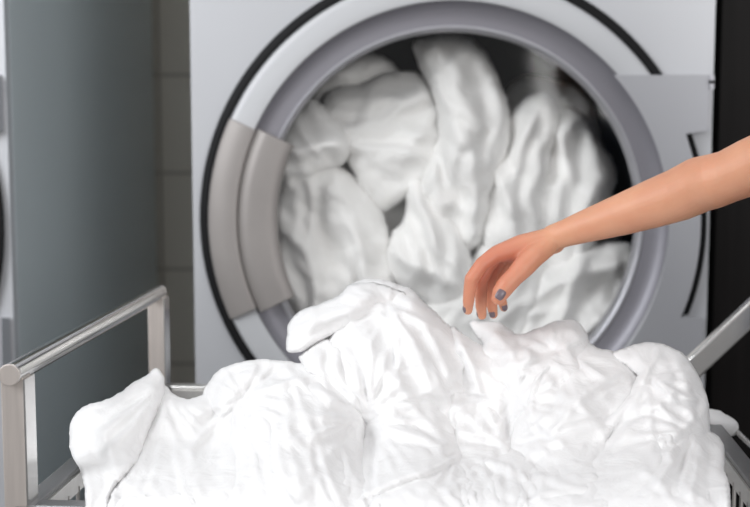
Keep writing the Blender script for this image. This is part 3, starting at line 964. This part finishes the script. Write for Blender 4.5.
# ------------------------------------------------------------------ person
def cap_mesh(bm, p, q, r1, r2, seg=32):
    """tapered capsule"""
    p, q = Vector(p), Vector(q)
    d = q-p
    L = d.length
    rot = d.to_track_quat('Z', 'Y').to_matrix() if L > 1e-6 else Matrix.Identity(3)
    rings = []
    prof = []
    for k in range(6):
        t = -math.pi/2 + (math.pi/2)*k/5
        prof.append((max(1e-5, r1*math.cos(t)), r1*math.sin(t)))
    for k in range(6):
        t = (math.pi/2)*k/5
        prof.append((max(1e-5, r2*math.cos(t)), L + r2*math.sin(t)))
    for r, z in prof:
        rings.append([bm.verts.new(p + rot @ Vector((r*math.cos(2*math.pi*k/seg), r*math.sin(2*math.pi*k/seg), z))) for k in range(seg)])
    for i in range(len(rings)-1):
        for k in range(seg):
            bm.faces.new((rings[i][k], rings[i][(k+1) % seg], rings[i+1][(k+1) % seg], rings[i+1][k]))
    bm.faces.new(rings[0][::-1]); bm.faces.new(rings[-1])

def chain(bm, pts, rs):
    for i in range(len(pts)-1):
        cap_mesh(bm, pts[i], pts[i+1], rs[i], rs[i+1])

def ell(bm, c, r, rot=None):
    res = bmesh.ops.create_icosphere(bm, subdivisions=3, radius=1)
    for v in res['verts']:
        p = Vector((v.co.x*r[0], v.co.y*r[1], v.co.z*r[2]))
        if rot is not None: p = rot @ p
        v.co = p + Vector(c)

def remeshed(bm, voxel, iters, factor=0.5):
    me = bpy.data.meshes.new('tmp')
    bmesh.ops.recalc_face_normals(bm, faces=bm.faces)
    bm.to_mesh(me); bm.free()
    o = bpy.data.objects.new('tmp', me)
    sc.collection.objects.link(o)
    r = o.modifiers.new('r', 'REMESH'); r.mode = 'VOXEL'; r.voxel_size = voxel
    sm = o.modifiers.new('s', 'SMOOTH'); sm.factor = factor; sm.iterations = iters
    dg = C.evaluated_depsgraph_get()
    m2 = bpy.data.meshes.new_from_object(o.evaluated_get(dg))
    bpy.data.objects.remove(o)
    return m2

def hp(x, y, Y, r):                 # joint: pixel, distance, radius in px
    return P(x, y, Y), r*S(Y)

bm = bmesh.new()
ARM = [hp(553, 237.5, 1.500, 13.0), hp(566, 233, 1.495, 13.8), hp(582, 227.5, 1.49, 16), hp(602, 221, 1.48, 18.6), hp(625, 213.5, 1.47, 21.4), hp(652, 204, 1.455, 24.4), hp(680, 194, 1.44, 26.8), hp(700, 184.5, 1.425, 28.0), hp(714, 181, 1.41, 27.5), hp(728, 176.5, 1.40, 26.5), hp(750, 167, 1.385, 28.5), hp(800, 146, 1.35, 31)]
chain(bm, [a for a, b in ARM], [b for a, b in ARM])
shoulder = Vector((0.66, 1.24, 1.245))
cap_mesh(bm, ARM[-1][0], shoulder, ARM[-1][1], 0.048)
# palm
WR = hp(551, 239, 1.505, 12.0)
K = {'i': hp(494.5, 255.5, 1.492, 8.6), 'm': hp(497, 254, 1.512, 9.0), 'r': hp(501, 257, 1.532, 8.6), 'p': hp(507, 262, 1.550, 7.6)}
for k_, (p, r) in K.items():
    mid = WR[0].lerp(p, 0.55) + Vector((0, 0, 0.002))
    cap_mesh(bm, WR[0] + (p-K['m'][0])*0.35, mid, 12.0*S(1.5), 11.3*S(1.5))
    cap_mesh(bm, mid, p, 11.3*S(1.5), r)
FG = {
 'i': [(494.5, 255.5, 1.492, 8.6), (482, 264.5, 1.486, 7.6), (471.5, 279, 1.482, 7.2), (469.5, 291, 1.484, 6.4), (468.5, 301, 1.487, 5.9), (468, 310.5, 1.492, 4.6)],
 'm': [(497, 254, 1.512, 9.0), (488, 266, 1.508, 7.4), (481.5, 280, 1.504, 7.0), (481, 296, 1.506, 6.2), (481, 306, 1.510, 5.8), (482, 315.5, 1.514, 4.6)],
 'r': [(501, 257, 1.532, 8.6), (494, 268, 1.529, 7.2), (489, 281, 1.526, 6.8), (490.5, 297, 1.527, 6.0), (492, 306, 1.529, 5.6), (493.5, 314.5, 1.532, 4.4)],
 'p': [(507, 262, 1.550, 7.6), (502, 272, 1.549, 6.4), (498, 282, 1.547, 6.0), (500, 295, 1.547, 5.3), (502, 301, 1.548, 5.0), (504, 308, 1.550, 4.0)],
}
TB = [(546, 246, 1.493, 11.5), (534, 256, 1.482, 11.5), (523, 267.5, 1.474, 11.2), (514, 277, 1.470, 9.6), (506.5, 285, 1.467, 9.8), (501.0, 292.5, 1.465, 9.0), (498, 298, 1.464, 7.0)]
for k_ in 'imrp':
    f = [hp(*t) for t in FG[k_]]
    chain(bm, [a for a, b in f], [b for a, b in f])
f = [hp(*t) for t in TB]
chain(bm, [a for a, b in f], [b for a, b in f])
# web between thumb and index
cap_mesh(bm, hp(530, 253, 1.49, 9)[0], hp(508, 256, 1.495, 7)[0], 9*S(1.49), 6.0*S(1.49))
arm_me = remeshed(bm, 0.00110, 11, 0.5)

# rest of the body, hidden beyond the right edge of the frame
bm = bmesh.new()
sl = Vector((0.84, 0.90, 1.27))
neck = Vector((0.73, 1.06, 1.32))
hip = Vector((0.90, 1.12, 0.84))
chest = Vector((0.80, 1.08, 1.17))
faceing = Vector((-0.85, 0.5, 0)).normalized()
rt = Matrix.Rotation(math.atan2(-faceing.x, faceing.y), 3, 'Z')   # local +Y = facing
ell(bm, chest, (0.155, 0.105, 0.17), rt)
ell(bm, hip, (0.165, 0.115, 0.13), rt)
cap_mesh(bm, chest, hip, 0.115, 0.12)
cap_mesh(bm, shoulder, neck, 0.048, 0.06)
cap_mesh(bm, sl, neck, 0.048, 0.06)
head = Vector((0.69, 1.10, 1.50))
cap_mesh(bm, neck, head-Vector((0, 0, .04)), 0.052, 0.05)
ell(bm, head, (0.073, 0.092, 0.108), rt)
ell(bm, head+faceing*0.045+Vector((0, 0, -.055)), (0.05, 0.05, 0.05), rt)
ell(bm, head+faceing*0.095+Vector((0, 0, -.012)), (0.011, 0.018, 0.02), rt)
ell(bm, head+faceing*0.088+Vector((0, 0, -.052)), (0.024, 0.011, 0.008), rt)
sd = rt @ Vector((1, 0, 0))
for k_ in (-1, 1):
    ell(bm, head+sd*0.073*k_+Vector((0, 0, -.01)), (0.009, 0.018, 0.03), rt)
    ft = hip + sd*0.085*k_
    kn = Vector((ft.x-.01, ft.y, 0.46)); an = Vector((ft.x+.02, ft.y, 0.09))
    cap_mesh(bm, ft, kn, 0.09, 0.056); cap_mesh(bm, kn, an, 0.056, 0.038)
    cap_mesh(bm, an-Vector((0, 0, .045)), an+faceing*0.15-Vector((0, 0, .055)), 0.036, 0.028)
el2 = sl+Vector((0.05, -0.04, -0.27)); wr2 = el2+Vector((-0.18, 0.06, -0.12))
cap_mesh(bm, sl, el2, 0.046, 0.036); cap_mesh(bm, el2, wr2, 0.036, 0.024)
pd = (wr2-el2).normalized()
cap_mesh(bm, wr2, wr2+pd*0.07, 0.026, 0.03)
for k_ in range(4):
    st = wr2+pd*0.075+sd*(k_-1.5)*0.018
    cap_mesh(bm, st, st+pd*0.04, 0.009, 0.008)
    cap_mesh(bm, st+pd*0.04, st+pd*0.06+Vector((0, 0, -.03)), 0.008, 0.0065)
cap_mesh(bm, wr2+pd*.02, wr2+pd*0.06+Vector((0, 0, .035)), 0.012, 0.009)
body_me = remeshed(bm, 0.006, 5, 0.5)
bm = bmesh.new()
bm.from_mesh(arm_me)
bm.from_mesh(body_me)
person = obj('person', bm, M['skin'])
at = person.data.attributes.new('ruddy', 'FLOAT', 'POINT')
kx = P(497, 270, 1.5)
vals = []
for v in person.data.vertices:
    d = (v.co-kx).length
    vals.append(max(0, min(1, (0.075-d)/0.055)))
at.data.foreach_set('value', vals)
for p_ in person.data.polygons:
    p_.use_smooth = True
tag(person, 'person reaching bare right arm down towards the laundry, plum nail polish', 'person')
# clothes and hair
bm = bmesh.new()
ell(bm, chest, (0.170, 0.120, 0.18), rt)
ell(bm, hip+Vector((0, 0, .04)), (0.178, 0.128, 0.13), rt)
cap_mesh(bm, chest, hip, 0.13, 0.135)
cap_mesh(bm, shoulder, neck-Vector((0, 0, .03)), 0.062, 0.07)
cap_mesh(bm, sl, neck-Vector((0, 0, .03)), 0.062, 0.07)
cap_mesh(bm, shoulder, shoulder.lerp(ARM[-1][0], 0.42), 0.062, 0.060)
cap_mesh(bm, sl, sl.lerp(el2, 0.45), 0.062, 0.058)
obj('shirt', remeshed(bm, 0.007, 5), M['shirt'], person)
bm = bmesh.new()
ell(bm, hip-Vector((0, 0, .02)), (0.172, 0.122, 0.12), rt)
for k_ in (-1, 1):
    ft = hip + sd*0.085*k_
    kn = Vector((ft.x-.01, ft.y, 0.46)); an = Vector((ft.x+.02, ft.y, 0.12))
    cap_mesh(bm, ft, kn, 0.098, 0.068); cap_mesh(bm, kn, an, 0.068, 0.055)
obj('trousers', remeshed(bm, 0.007, 5), M['trousers'], person)
for k_ in (-1, 1):
    bm = bmesh.new()
    ft = hip + sd*0.085*k_
    an = Vector((ft.x+.02, ft.y, 0.09))
    cap_mesh(bm, an-Vector((0, 0, .045)), an+faceing*0.155-Vector((0, 0, .052)), 0.044, 0.037)
    obj('shoe', remeshed(bm, 0.005, 3), M['shoe'], person)
bm = bmesh.new()
ell(bm, head-faceing*0.022+Vector((0, 0, .022)), (0.083, 0.096, 0.108), rt)
cap_mesh(bm, head-faceing*0.09, head-faceing*0.13-Vector((0, 0, .16)), 0.035, 0.015)
obj('hair', remeshed(bm, 0.005, 4), M['hair'], person)
for k_ in (-1, 1):
    bm = bmesh.new()
    ell(bm, head+faceing*0.083+sd*0.03*k_+Vector((0, 0, .005)), (0.012, 0.006, 0.006), rt)
    obj('eye', bm, M['rubber'], person)

# nails: thin curved shells laid on the fingertips
def nail(c, along, normal, L, W, r):
    along = along.normalized()
    normal = (normal - along*normal.dot(along)).normalized()
    side = along.cross(normal)
    bm = bmesh.new()
    nu, nv = 10, 10
    grid = []
    for lay in (0, 1):
        g = []
        for i in range(nu+1):
            row = []
            for j in range(nv+1):
                a, b = i/nu*2-1, j/nv*2-1
                sq = math.sqrt(max(0, 1-abs(a)**3.2*0.75))
                x_ = b*W/2*sq
                th = x_/r
                p = c + along*(a*L/2) + side*(math.sin(th)*r) + normal*((math.cos(th)-1)*r - 0.0012*a*a + (0.0008 if lay else -0.0010))
                row.append(bm.verts.new(p))
            g.append(row)
        grid.append(g)
    for lay in (0, 1):
        for i in range(nu):
            for j in range(nv):
                q_ = (grid[lay][i][j], grid[lay][i+1][j], grid[lay][i+1][j+1], grid[lay][i][j+1])
                bm.faces.new(q_)
    for i in range(nu):
        for j in (0, nv):
            bm.faces.new((grid[0][i][j], grid[0][i+1][j], grid[1][i+1][j], grid[1][i][j]))
    for j in range(nv):
        for i in (0, nu):
            bm.faces.new((grid[0][i][j], grid[0][i][j+1], grid[1][i][j+1], grid[1][i][j]))
    o = obj('fingernail', bm, M['nail'], person)
    return o
# thumb nail faces the viewer
tp = [P(*t[:3]) for t in TB]
al = tp[6]-tp[4]
nm = Vector((0.05, -1, 0.25))
nail(P(499.4, 295.4, 1.4645)+nm.normalized()*(9.4*S(1.46)), al, nm, 0.0135, 0.0115, 0.0090)
# fingers: nail on the outer (left) side of the tip, turned a little towards the viewer
for k_, nv_, rr in (('i', Vector((-1, -0.35, 0)), 5.1), ('m', Vector((-0.75, 0.25, -.1)), 5.0), ('r', Vector((-0.35, -0.95, -.35)), 4.9), ('p', Vector((0.25, -0.95, -.3)), 4.3)):
    f = [P(*t[:3]) for t in FG[k_]]
    c = f[4].lerp(f[5], 0.75)
    a = (f[5]-f[4]).normalized()
    nn = (nv_ - a*nv_.dot(a)).normalized()
    nail(c + nn*rr*S(1.5)*0.98, a, nn, 0.0095, 0.0080, 0.0058)
